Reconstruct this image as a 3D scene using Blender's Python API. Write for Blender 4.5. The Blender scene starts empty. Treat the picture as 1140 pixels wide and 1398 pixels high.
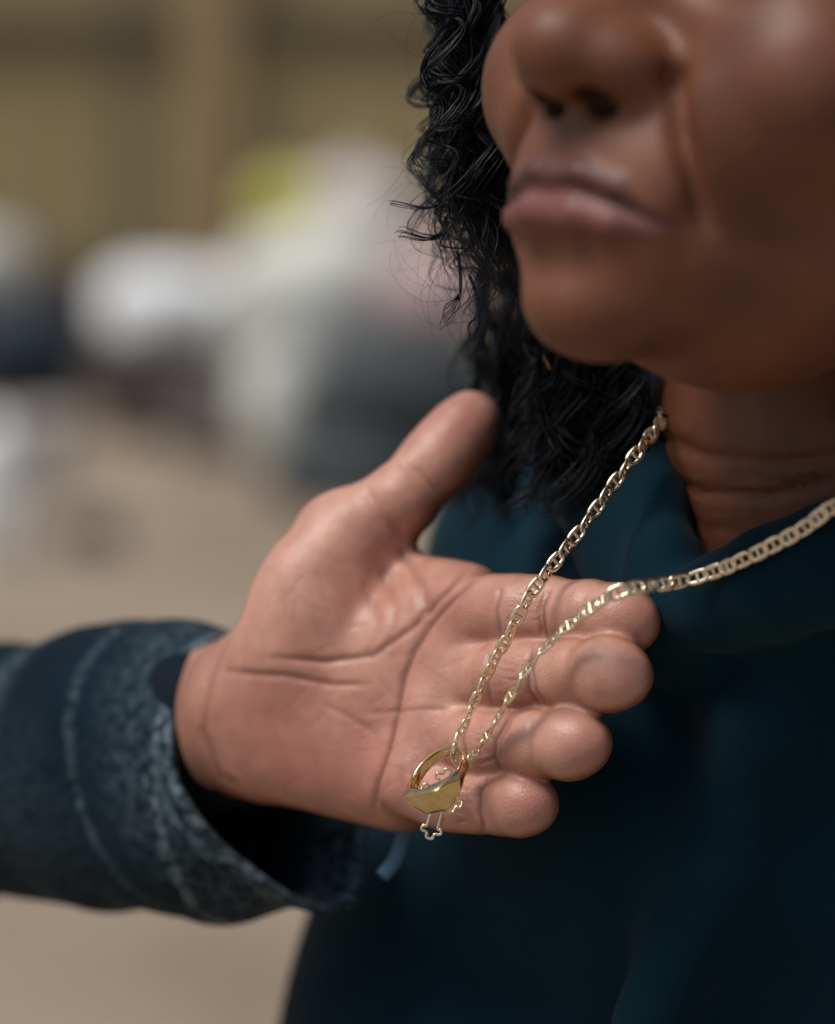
import bpy, math, random
import numpy as np
from mathutils import Matrix, Vector

# ------------------------------------------------------------------ camera
SC = bpy.context.scene
COL = SC.collection
FPX = 4037.0            # focal length in photo pixels (photo 1140 x 1398)
CAM_H = 1.35
PITCH = math.radians(8.4)
FOCUS = 0.752
cam_d = bpy.data.cameras.new('camera')
cam = bpy.data.objects.new('camera', cam_d)
COL.objects.link(cam)
cam.location = (0, 0, CAM_H)
cam.rotation_euler = (math.radians(90) - PITCH, 0, 0)
cam_d.sensor_fit = 'HORIZONTAL'
cam_d.sensor_width = 24.0
cam_d.lens = 24.0 * FPX / 1140.0
cam_d.clip_start = 0.01
cam_d.clip_end = 2000
cam_d.dof.use_dof = True
cam_d.dof.focus_distance = FOCUS
cam_d.dof.aperture_fstop = 3.8
cam_d.dof.aperture_blades = 0
SC.camera = cam
# ------------------------------------------------------------------ world and light
SUN_EL, SUN_AZ = 62.0, -116.0     # azimuth measured from +Y (view direction) towards +X
world = bpy.data.worlds.new('World')
SC.world = world
world.use_nodes = True
wn = world.node_tree.nodes
wl = world.node_tree.links
sky = wn.new('ShaderNodeTexSky')
sky.sky_type = 'NISHITA'
sky.sun_disc = False
sky.sun_elevation = math.radians(SUN_EL)
sky.sun_rotation = math.radians(SUN_AZ)
sky.air_density = 1.0
sky.dust_density = 4.0
sky.ozone_density = 1.0
wn['Background'].inputs['Strength'].default_value = 0.05
wl.new(sky.outputs[0], wn['Background'].inputs['Color'])
sun_d = bpy.data.lights.new('sun', 'SUN')
sun_d.energy = 1.5
sun_d.angle = math.radians(24)
sun_d.color = (1.0, 0.955, 0.90)
sun = bpy.data.objects.new('sun', sun_d)
COL.objects.link(sun)
_d = Vector((math.sin(math.radians(SUN_AZ)) * math.cos(math.radians(SUN_EL)),
             math.cos(math.radians(SUN_AZ)) * math.cos(math.radians(SUN_EL)),
             math.sin(math.radians(SUN_EL))))
sun.rotation_euler = (-_d).to_track_quat('-Z', 'Y').to_euler()
sun.location = (-3, 2, 5)
SC.view_settings.view_transform = 'Standard'
SC.view_settings.look = 'None'
SC.view_settings.gamma = 1.0
SC.view_settings.use_curve_mapping = False
SC.view_settings.exposure = 0.75
SC.render.engine = 'CYCLES'
SC.cycles.use_denoising = True
SC.cycles.max_bounces = 5
SC.cycles.diffuse_bounces = 2
SC.cycles.glossy_bounces = 3
SC.cycles.use_adaptive_sampling = True
SC.cycles.adaptive_threshold = 0.02
SC.cycles.caustics_reflective = False
SC.cycles.caustics_refractive = False
SC.cycles.sample_clamp_indirect = 4.0

# ------------------------------------------------------------------ helpers
RNG = np.random.default_rng(7)
cP, sP = math.cos(PITCH), math.sin(PITCH)


def P(px, py, D):
    """photo pixel + depth in metres -> camera-frame point in mm (x right, y depth, z up)"""
    return np.array([(px - 570.0) * D * 1000 / FPX, D * 1000.0, -(py - 699.0) * D * 1000 / FPX])


def PL(pts):
    return np.array([P(*p[:3]) for p in pts])


def proj(v):
    """camera-frame mm -> photo pixels"""
    return 570.0 + v[:, 0] * FPX / v[:, 1], 699.0 - v[:, 2] * FPX / v[:, 1]


def c2w(v):
    v = np.asarray(v, dtype=float) / 1000.0
    out = np.empty_like(v)
    out[:, 0] = v[:, 0]
    out[:, 1] = v[:, 1] * cP + v[:, 2] * sP
    out[:, 2] = -v[:, 1] * sP + v[:, 2] * cP + CAM_H
    return out


def tag(o, label=None, cat=None, group=None, kind=None):
    if label: o['label'] = label
    if cat: o['category'] = cat
    if group: o['group'] = group
    if kind: o['kind'] = kind
    return o


def empty(name, loc):
    o = bpy.data.objects.new(name, None)
    o.empty_display_size = 0.02
    COL.objects.link(o)
    o.location = loc
    return o


def world_loc(o):
    p = Vector((0, 0, 0))
    while o is not None:
        p = p + o.location
        o = o.parent
    return np.array(p)


def mk(name, vw, faces, mat, parent=None, smooth=True, attrs=None, origin=None):
    """one mesh object from WORLD vertices (metres)"""
    vw = np.asarray(vw, dtype=float)
    pl = world_loc(parent) if parent is not None else np.zeros(3)
    if origin is None:
        if parent is not None:
            origin = pl
        else:
            origin = np.array([vw[:, 0].mean(), vw[:, 1].mean(), vw[:, 2].min()])
    origin = np.array(origin, dtype=float)
    me = bpy.data.meshes.new(name)
    fa = faces if isinstance(faces, list) else np.asarray(faces).tolist()
    me.from_pydata((vw - origin).tolist(), [], fa)
    if smooth:
        me.polygons.foreach_set('use_smooth', np.ones(len(me.polygons), dtype=bool))
    if attrs:
        for k, a in attrs.items():
            at = me.attributes.new(k, 'FLOAT', 'POINT')
            at.data.foreach_set('value', np.asarray(a, dtype=np.float32))
    me.update()
    o = bpy.data.objects.new(name, me)
    COL.objects.link(o)
    o.location = origin - pl
    if parent is not None:
        o.parent = parent
    if mat is not None:
        me.materials.append(mat)
    return o


def split_quads(V, Q):
    """each quad into four (linear)"""
    n = len(V)
    E = np.concatenate([np.sort(np.stack([Q[:, a], Q[:, (a + 1) % 4]], 1), 1) for a in range(4)])
    key = E[:, 0].astype(np.int64) * n + E[:, 1]
    uq, inv = np.unique(key, return_inverse=True)
    ev = (V[uq // n] + V[uq % n]) * 0.5
    fv = V[Q].mean(1)
    m = len(Q)
    e = [n + inv[a * m:(a + 1) * m] for a in range(4)]
    c = n + len(uq) + np.arange(m)
    Qn = np.concatenate([np.stack([Q[:, a], e[a], c, e[(a + 3) % 4]], 1) for a in range(4)])
    return np.vstack([V, ev, fv]), Qn


def snap(f, V, h, it=1):
    for _ in range(it):
        d, g = grad(f, V, h * 0.4)
        V = V - g * np.clip(d / np.maximum((g * g).sum(1), 0.2), -h, h)[:, None]
    return V


# ---- noise (cheap smooth value noise by random sines)
class SineNoise:
    def __init__(self, seed, freq, n=14):
        r = np.random.default_rng(seed)
        d = r.normal(size=(n, 3)); d /= np.linalg.norm(d, axis=1)[:, None]
        self.k = d * (freq * r.uniform(0.6, 1.6, n))[:, None]
        self.p = r.uniform(0, 6.28, n)
        self.n = n

    def __call__(self, v):
        return np.sin(v @ self.k.T + self.p).sum(1) / math.sqrt(self.n)


# ---- signed distance tools (mm)
def cone(p, a, b, r1, r2):
    a = np.asarray(a, float); b = np.asarray(b, float)
    ba = b - a
    pa = p - a
    t = np.clip(pa @ ba / (ba @ ba), 0, 1)
    return np.linalg.norm(pa - t[:, None] * ba, axis=1) - (r1 + (r2 - r1) * t)


def ball(p, c, r):
    return np.linalg.norm(p - np.asarray(c, float), axis=1) - r


def ell(p, c, r, R=None):
    q = p - np.asarray(c, float)
    if R is not None:
        q = q @ R
    r = np.asarray(r, float)
    k0 = np.linalg.norm(q / r, axis=1)
    k1 = np.linalg.norm(q / (r * r), axis=1) + 1e-9
    return k0 * (k0 - 1.0) / k1


def smin(a, b, k):
    h = np.maximum(k - np.abs(a - b), 0) / k
    return np.minimum(a, b) - h * h * k * 0.25


def smax(a, b, k):
    return -smin(-a, -b, k)


def chain_sdf(p, pts, rs, k):
    d = None
    for i in range(len(pts) - 1):
        e = cone(p, pts[i], pts[i + 1], rs[i], rs[i + 1])
        d = e if d is None else smin(d, e, k)
    return d


def mesh_sdf(f, lo, hi, h, newton=2, B=8):
    lo = np.asarray(lo, float); hi = np.asarray(hi, float)
    nb = np.ceil((hi - lo) / (h * B)).astype(int)
    n = nb * B
    bi = np.stack(np.meshgrid(*[np.arange(k) for k in nb], indexing='ij'), -1).reshape(-1, 3)
    cen = lo + (bi * B + (B - 1) * 0.5) * h
    dc = f(cen)
    G = np.empty((nb[0], nb[1], nb[2], B, B, B), np.float32)
    G.reshape(len(bi), -1)[:] = dc[:, None]
    act = np.nonzero(np.abs(dc) < h * B * 0.5 * 1.732 * 1.5 + h)[0]
    off = np.stack(np.meshgrid(*[np.arange(B)] * 3, indexing='ij'), -1).reshape(-1, 3)
    Gf = G.reshape(len(bi), -1)
    CH = 600
    for s in range(0, len(act), CH):
        ids = act[s:s + CH]
        pts = lo + (bi[ids][:, None, :] * B + off[None]) * h
        Gf[ids] = f(pts.reshape(-1, 3)).reshape(len(ids), -1)
    G = G.transpose(0, 3, 1, 4, 2, 5).reshape(n[0], n[1], n[2])
    S = G < 0
    c = S[:-1, :-1, :-1].astype(np.int8)
    tot = np.zeros_like(c)
    for dx in (0, 1):
        for dy in (0, 1):
            for dz in (0, 1):
                tot += S[dx:n[0] - 1 + dx, dy:n[1] - 1 + dy, dz:n[2] - 1 + dz]
    cells = np.argwhere((tot > 0) & (tot < 8))
    idx = -np.ones(tot.shape, np.int64)
    idx[tuple(cells.T)] = np.arange(len(cells))
    acc = np.zeros((len(cells), 3)); cnt = np.zeros(len(cells))
    corners = [(0, 0, 0), (1, 0, 0), (0, 1, 0), (1, 1, 0), (0, 0, 1), (1, 0, 1), (0, 1, 1), (1, 1, 1)]
    vals = [G[tuple((cells + np.array(cc)).T)] for cc in corners]
    edges = [(0, 1), (2, 3), (4, 5), (6, 7), (0, 2), (1, 3), (4, 6), (5, 7), (0, 4), (1, 5), (2, 6), (3, 7)]
    for a, b in edges:
        va, vb = vals[a], vals[b]
        m = (va < 0) != (vb < 0)
        t = np.where(m, va / np.where(m, va - vb, 1), 0)
        pa = np.array(corners[a]); pb = np.array(corners[b])
        acc += (pa + (pb - pa) * t[:, None]) * m[:, None]
        cnt += m
    V = lo + (cells + acc / cnt[:, None]) * h
    quads = []
    for ax in range(3):
        o1, o2 = [(1, 2), (2, 0), (0, 1)][ax]
        sl0 = [slice(None)] * 3; sl1 = [slice(None)] * 3
        sl0[ax] = slice(0, n[ax] - 1); sl1[ax] = slice(1, n[ax])
        A = S[tuple(sl0)]; Bb = S[tuple(sl1)]
        e = np.argwhere(A != Bb)
        ok = (e[:, o1] > 0) & (e[:, o2] > 0) & (e[:, o1] < n[o1] - 1) & (e[:, o2] < n[o2] - 1)
        e = e[ok]
        ins = A[tuple(e.T)]
        q = []
        for (u, w) in ((-1, -1), (0, -1), (0, 0), (-1, 0)):
            cc = e.copy(); cc[:, o1] += u; cc[:, o2] += w
            q.append(idx[tuple(cc.T)])
        q = np.stack(q, 1)
        q[~ins] = q[~ins][:, ::-1]
        quads.append(q)
    Q = np.concatenate(quads)
    Q = Q[(Q >= 0).all(1)]
    for _ in range(newton):
        d, g = grad(f, V, h * 0.4)
        step = np.clip(d / np.maximum((g * g).sum(1), 0.2), -h, h)
        V = V - g * step[:, None]
    return V, Q


def grad(f, V, e):
    d = f(V)
    g = np.empty_like(V)
    for i in range(3):
        o = np.zeros(3); o[i] = e
        g[:, i] = (f(V + o) - f(V - o)) / (2 * e)
    return d, g


def normals(f, V, e=0.4):
    _, g = grad(f, V, e)
    return g / (np.linalg.norm(g, axis=1)[:, None] + 1e-9)


def seg_dist2d(x, y, pl):
    """distance in px from points to a polyline, and parameter 0..1"""
    best = np.full(len(x), 1e9); par = np.zeros(len(x))
    n = len(pl) - 1
    for i in range(n):
        ax, ay = pl[i]; bx, by = pl[i + 1]
        dx, dy = bx - ax, by - ay
        t = np.clip(((x - ax) * dx + (y - ay) * dy) / (dx * dx + dy * dy), 0, 1)
        d = np.hypot(x - ax - t * dx, y - ay - t * dy)
        m = d < best
        best = np.where(m, d, best); par = np.where(m, (i + t) / n, par)
    return best, par


def catmull(pts, n):
    """smooth resampling of a control polyline (k-dim), n points per segment"""
    pts = np.asarray(pts, float)
    p = np.vstack([2 * pts[0] - pts[1], pts, 2 * pts[-1] - pts[-2]])
    out = []
    for i in range(1, len(p) - 2):
        t = np.linspace(0, 1, n, endpoint=False)[:, None]
        out.append(0.5 * ((2 * p[i]) + (-p[i - 1] + p[i + 1]) * t + (2 * p[i - 1] - 5 * p[i] + 4 * p[i + 1] - p[i + 2]) * t ** 2
                          + (-p[i - 1] + 3 * p[i] - 3 * p[i + 1] + p[i + 2]) * t ** 3))
    out.append(pts[-1:])
    return np.vstack(out)


def arclen_resample(pts, step):
    seg = np.linalg.norm(np.diff(pts[:, :3], axis=0), axis=1)
    s = np.concatenate([[0], np.cumsum(seg)])
    u = np.arange(0, s[-1], step)
    return np.stack([np.interp(u, s, pts[:, i]) for i in range(pts.shape[1])], 1)


def tube(path, rad, sides=6, flat=None, closed=False):
    """tube along a path; rad scalar or array; returns verts, quads"""
    path = np.asarray(path, float)
    n = len(path)
    rad = np.full(n, rad) if np.isscalar(rad) else np.asarray(rad)
    if closed:
        T = np.roll(path, -1, 0) - np.roll(path, 1, 0)
    else:
        T = np.gradient(path, axis=0)
    T /= np.linalg.norm(T, axis=1)[:, None] + 1e-12
    up = np.array([0.13, 0.27, 0.95])
    N = np.empty_like(path)
    u = up - T[0] * (up @ T[0]); u /= np.linalg.norm(u)
    for i in range(n):
        u = u - T[i] * (u @ T[i]); u /= np.linalg.norm(u) + 1e-12
        N[i] = u
    Bn = np.cross(T, N)
    a = np.linspace(0, 2 * np.pi, sides, endpoint=False)
    V = path[:, None, :] + rad[:, None, None] * (np.cos(a)[None, :, None] * N[:, None, :] + np.sin(a)[None, :, None] * Bn[:, None, :])
    V = V.reshape(-1, 3)
    m = n if closed else n - 1
    i = np.arange(m)[:, None]; j = np.arange(sides)[None, :]
    i2 = (i + 1) % n; j2 = (j + 1) % sides
    Q = np.stack([i * sides + j, i * sides + j2, i2 * sides + j2, i2 * sides + j], -1).reshape(-1, 4)
    return V, Q


def merge(parts):
    V, Q, o = [], [], 0
    for v, q in parts:
        V.append(v); Q.append(np.asarray(q) + o); o += len(v)
    return np.vstack(V), np.vstack(Q)


# ------------------------------------------------------------------ materials
def new_mat(name):
    m = bpy.data.materials.new(name)
    m.use_nodes = True
    nt = m.node_tree
    return m, nt, nt.nodes['Principled BSDF']


def ramp_noise(nt, scale, c1, c2, detail=5, lo=0.35, hi=0.65, coords='Object'):
    tc = nt.nodes.new('ShaderNodeTexCoord')
    nz = nt.nodes.new('ShaderNodeTexNoise')
    nz.inputs['Scale'].default_value = scale
    nz.inputs['Detail'].default_value = detail
    nt.links.new(tc.outputs[coords], nz.inputs['Vector'])
    r = nt.nodes.new('ShaderNodeValToRGB')
    r.color_ramp.elements[0].position = lo; r.color_ramp.elements[0].color = (*c1, 1)
    r.color_ramp.elements[1].position = hi; r.color_ramp.elements[1].color = (*c2, 1)
    nt.links.new(nz.outputs['Fac'], r.inputs['Fac'])
    return r.outputs['Color'], nz.outputs['Fac'], tc


def mix(nt, fac, a, b, blend='MIX'):
    n = nt.nodes.new('ShaderNodeMix'); n.data_type = 'RGBA'; n.blend_type = blend
    for s, v in ((n.inputs['Factor'], fac), (n.inputs['A'], a), (n.inputs['B'], b)):
        pass
    def put(sock, v):
        if isinstance(v, bpy.types.NodeSocket): nt.links.new(v, sock)
        elif isinstance(v, (int, float)): sock.default_value = v
        else: sock.default_value = (*v, 1)
    put(n.inputs[0], fac); put(n.inputs[6], a); put(n.inputs[7], b)
    return n.outputs[2]


def attr(nt, name):
    a = nt.nodes.new('ShaderNodeAttribute'); a.attribute_name = name
    return a.outputs['Fac']


def bump(nt, bsdf, height, strength, dist):
    b = nt.nodes.new('ShaderNodeBump')
    b.inputs['Strength'].default_value = strength
    b.inputs['Distance'].default_value = dist
    nt.links.new(height, b.inputs['Height'])
    nt.links.new(b.outputs['Normal'], bsdf.inputs['Normal'])
    return b


def simple(name, c1, c2, scale, rough=0.7, bs=0.3, bd=0.002, metallic=0.0):
    m, nt, b = new_mat(name)
    col, f, tc = ramp_noise(nt, scale, c1, c2)
    nt.links.new(col, b.inputs['Base Color'])
    b.inputs['Roughness'].default_value = rough
    b.inputs['Metallic'].default_value = metallic
    if bs: bump(nt, b, f, bs, bd)
    return m


def mat_hand():
    m, nt, b = new_mat('hand_skin')
    palm, _, tc = ramp_noise(nt, 55, (0.46, 0.225, 0.170), (0.57, 0.315, 0.235), detail=6)
    back, _, _ = ramp_noise(nt, 90, (0.20, 0.085, 0.042), (0.28, 0.13, 0.068))
    c = mix(nt, attr(nt, 'palm'), back, palm)
    sp, _, _ = ramp_noise(nt, 210, (0.90, 0.87, 0.87), (1.07, 1.06, 1.04), detail=8, lo=0.3, hi=0.7)
    c = mix(nt, attr(nt, 'blush_shade'), c, (0.41, 0.165, 0.13))
    c = mix(nt, 1.0, c, sp, 'MULTIPLY')
    c = mix(nt, attr(nt, 'crease'), c, (0.19, 0.07, 0.05))
    c = mix(nt, attr(nt, 'nail'), c, (0.62, 0.52, 0.44))
    nt.links.new(c, b.inputs['Base Color'])
    b.inputs['Roughness'].default_value = 0.43
    b.inputs['Specular IOR Level'].default_value = 0.5
    b.inputs['Subsurface Weight'].default_value = 0.16
    b.inputs['Subsurface Radius'].default_value = (0.0035, 0.0014, 0.0008)
    b.inputs['Subsurface Scale'].default_value = 1.0
    v = nt.nodes.new('ShaderNodeTexVoronoi'); v.feature = 'DISTANCE_TO_EDGE'
    v.inputs['Scale'].default_value = 900
    nt.links.new(tc.outputs['Object'], v.inputs['Vector'])
    nz = nt.nodes.new('ShaderNodeTexNoise'); nz.inputs['Scale'].default_value = 420; nz.inputs['Detail'].default_value = 6
    nt.links.new(tc.outputs['Object'], nz.inputs['Vector'])
    a = nt.nodes.new('ShaderNodeMath'); a.operation = 'ADD'
    nt.links.new(v.outputs['Distance'], a.inputs[0]); nt.links.new(nz.outputs['Fac'], a.inputs[1])
    bump(nt, b, a.outputs[0], 0.28, 0.0005)
    return m


def mat_face():
    m, nt, b = new_mat('face_skin')
    c, _, tc = ramp_noise(nt, 40, (0.118, 0.042, 0.019), (0.185, 0.069, 0.033), detail=6)
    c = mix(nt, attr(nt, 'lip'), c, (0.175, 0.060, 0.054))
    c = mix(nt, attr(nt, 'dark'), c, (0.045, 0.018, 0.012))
    nt.links.new(c, b.inputs['Base Color'])
    b.inputs['Roughness'].default_value = 0.52
    b.inputs['Specular IOR Level'].default_value = 0.42
    b.inputs['Subsurface Weight'].default_value = 0.1
    b.inputs['Subsurface Radius'].default_value = (0.003, 0.0012, 0.0006)
    b.inputs['Subsurface Scale'].default_value = 1.0
    nz = nt.nodes.new('ShaderNodeTexNoise'); nz.inputs['Scale'].default_value = 500; nz.inputs['Detail'].default_value = 8
    mp = nt.nodes.new('ShaderNodeMapping'); mp.inputs['Scale'].default_value = (0.9, 0.9, 1.3)
    nt.links.new(tc.outputs['Object'], mp.inputs['Vector'])
    nt.links.new(mp.outputs[0], nz.inputs['Vector'])
    bump(nt, b, nz.outputs['Fac'], 0.3, 0.0006)
    return m


def mat_cloth(name, c1, c2, wear=None, weave=1500, rough=0.95, bs=0.5):
    m, nt, b = new_mat(name)
    c, f, tc = ramp_noise(nt, 25, c1, c2)
    wv = nt.nodes.new('ShaderNodeTexNoise'); wv.inputs['Scale'].default_value = weave / 3.0
    wv.inputs['Detail'].default_value = 3
    nt.links.new(tc.outputs['Object'], wv.inputs['Vector'])
    if wear:
        nz = nt.nodes.new('ShaderNodeTexNoise'); nz.inputs['Scale'].default_value = 330; nz.inputs['Detail'].default_value = 2
        nt.links.new(tc.outputs['Object'], nz.inputs['Vector'])
        mu = nt.nodes.new('ShaderNodeMath'); mu.operation = 'MULTIPLY_ADD'
        mu.inputs[1].default_value = 3.6; mu.inputs[2].default_value = -1.2
        nt.links.new(nz.outputs['Fac'], mu.inputs[0])
        m2 = nt.nodes.new('ShaderNodeMath'); m2.operation = 'MULTIPLY'; m2.use_clamp = True
        nt.links.new(attr(nt, 'wear'), m2.inputs[0]); nt.links.new(mu.outputs[0], m2.inputs[1])
        c = mix(nt, m2.outputs[0], c, wear)
    nt.links.new(c, b.inputs['Base Color'])
    b.inputs['Roughness'].default_value = rough
    b.inputs['Specular IOR Level'].default_value = 0.12
    b.inputs['Sheen Weight'].default_value = 0.03
    b.inputs['Sheen Roughness'].default_value = 0.5
    bump(nt, b, wv.outputs['Fac'], bs, 0.0004)
    return m


def mat_gold(name='gold', c1=(0.86, 0.70, 0.46), c2=(0.94, 0.81, 0.59), r1=0.18, r2=0.34):
    m, nt, b = new_mat(name)
    c, f, tc = ramp_noise(nt, 300, c1, c2)
    nt.links.new(c, b.inputs['Base Color'])
    b.inputs['Metallic'].default_value = 1.0
    r = nt.nodes.new('ShaderNodeMapRange'); r.inputs['To Min'].default_value = r1; r.inputs['To Max'].default_value = r2
    nt.links.new(f, r.inputs['Value']); nt.links.new(r.outputs[0], b.inputs['Roughness'])
    return m


def mat_hair():
    m, nt, b = new_mat('hair_black')
    b.inputs['Base Color'].default_value = (0.004, 0.0065, 0.010, 1)
    b.inputs['Roughness'].default_value = 0.40
    b.inputs['Specular IOR Level'].default_value = 0.28
    return m


M_HAND = mat_hand()
M_FACE = mat_face()
M_HOOD = mat_cloth('navy_fleece', (0.0010, 0.0165, 0.027), (0.0020, 0.022, 0.036), weave=9000, bs=0.25)
M_DENIM = mat_cloth('dark_denim', (0.0015, 0.0085, 0.015), (0.0035, 0.014, 0.024), wear=(0.15, 0.21, 0.24), weave=2000)
M_GOLD = mat_gold()
M_HAIR = mat_hair()

# ------------------------------------------------------------------ setting
def ground():
    m, nt, b = new_mat('sandy_ground')
    c, f, tc = ramp_noise(nt, 1.3, (0.235, 0.18, 0.125), (0.35, 0.285, 0.205), detail=8)
    c2, _, _ = ramp_noise(nt, 30, (0.8, 0.8, 0.8), (1.1, 1.1, 1.1), detail=6)
    c = mix(nt, 1.0, c, c2, 'MULTIPLY')
    nt.links.new(c, b.inputs['Base Color'])
    b.inputs['Roughness'].default_value = 0.95
    bump(nt, b, f, 0.4, 0.02)
    n = 60
    xs = np.sinh(np.linspace(-4, 4, n)) / math.sinh(4) * 600
    ys = np.sinh(np.linspace(-4, 4, n)) / math.sinh(4) * 600 + 8
    X, Y = np.meshgrid(xs, ys, indexing='ij')
    nz = SineNoise(3, 1.1)
    V = np.stack([X, Y, np.zeros_like(X)], -1).reshape(-1, 3)
    V[:, 2] = 0.012 * nz(V) * np.exp(-(V[:, 0] ** 2 + (V[:, 1] - 8) ** 2) / 900)
    i, j = np.meshgrid(np.arange(n - 1), np.arange(n - 1), indexing='ij')
    i = i.ravel(); j = j.ravel()
    Q = np.stack([i * n + j, (i + 1) * n + j, (i + 1) * n + j + 1, i * n + j + 1], 1)
    o = mk('ground', V, Q, m, origin=(0, 0, 0))
    tag(o, kind='structure')


def box_v(x0, x1, y0, y1, z0, z1):
    V = np.array([[x, y, z] for x in (x0, x1) for y in (y0, y1) for z in (z0, z1)], float)
    Q = [[0, 1, 3, 2], [4, 6, 7, 5], [0, 4, 5, 1], [2, 3, 7, 6], [0, 2, 6, 4], [1, 5, 7, 3]]
    return V, Q


FY = 12.6


def fence():
    root = empty('board_fence', (0, FY, 0))
    tag(root, 'tan wooden board fence behind everything, out of focus', 'fence')
    mats = []
    for i, (c1, c2) in enumerate([((0.30, 0.235, 0.105), (0.40, 0.32, 0.155)), ((0.34, 0.26, 0.115), (0.45, 0.355, 0.175)),
                                  ((0.20, 0.16, 0.078), (0.28, 0.225, 0.115))]):
        mats.append(simple('board_wood_%d' % i, c1, c2, 14, 0.85, 0.3, 0.004))
    mpost = simple('post_wood', (0.33, 0.235, 0.12), (0.42, 0.30, 0.16), 12, 0.85)
    mrail = simple('rail_wood', (0.095, 0.075, 0.05), (0.13, 0.10, 0.068), 12, 0.85)
    r = random.Random(5)
    x = -4.2
    while x < 4.5:
        w = 0.24
        dy = r.uniform(0, 0.012)
        V, Q = box_v(x, x + w - 0.012, FY + dy, FY + 0.022 + dy, 0.04, 2.5 + r.uniform(-0.02, 0.02))
        mk('board', V, Q, mats[r.randrange(3)], root, smooth=False)
        x += w
    for z in (0.45, 1.50):
        V, Q = box_v(-4.2, 4.5, FY - 0.05, FY - 0.002, z, z + 0.11)
        mk('rail', V, Q, mrail, root, smooth=False)
    for px in (-2.95, -0.87, 1.3, 3.4):
        V, Q = box_v(px - 0.11, px + 0.11, FY - 0.13, FY - 0.052, 0.0, 2.55)
        mk('post', V, Q, mpost, root, smooth=False)


def ground_depth(py):
    return CAM_H / (sP + (py - 699.0) * cP / FPX)


def sack(name, px, top, bot, wpx, mat, seed, label, cat, group, tie=True, D=None):
    """lumpy tied bundle standing on the ground or on another one: centre at a photo pixel"""
    D = D or ground_depth(bot)
    c = c2w(P(px, (top + bot) / 2, D)[None])[0]
    a = wpx * D / FPX / 2; h = (bot - top) * D / FPX / 2
    n, mseg = 22, 28
    th = np.linspace(0, np.pi, n)
    ph = np.linspace(0, 2 * np.pi, mseg, endpoint=False)
    T, F = np.meshgrid(th, ph, indexing='ij')
    d = np.stack([np.sin(T) * np.cos(F), np.sin(T) * np.sin(F), np.cos(T)], -1).reshape(-1, 3)
    nz = SineNoise(seed, 2.6); nz2 = SineNoise(seed + 50, 7.0)
    rr = 1 + 0.13 * nz(d) + 0.05 * nz2(d)
    p = np.sign(d) * np.abs(d) ** 0.82 * rr[:, None]
    V = p * np.array([a, a * 0.8, h])
    if tie:
        top = np.clip((d[:, 2] - 0.86) / 0.14, 0, 1)
        V[:, 0] *= 1 - 0.45 * np.sin(top * np.pi); V[:, 1] *= 1 - 0.45 * np.sin(top * np.pi)
        V[:, 2] += top * h * 0.22
    i, j = np.meshgrid(np.arange(n - 1), np.arange(mseg), indexing='ij')
    i = i.ravel(); j = j.ravel(); j2 = (j + 1) % mseg
    Q = np.stack([i * mseg + j, (i + 1) * mseg + j, (i + 1) * mseg + j2, i * mseg + j2], 1)
    o = mk(name, V + c, Q, mat)
    tag(o, label, cat, group)
    return o


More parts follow.
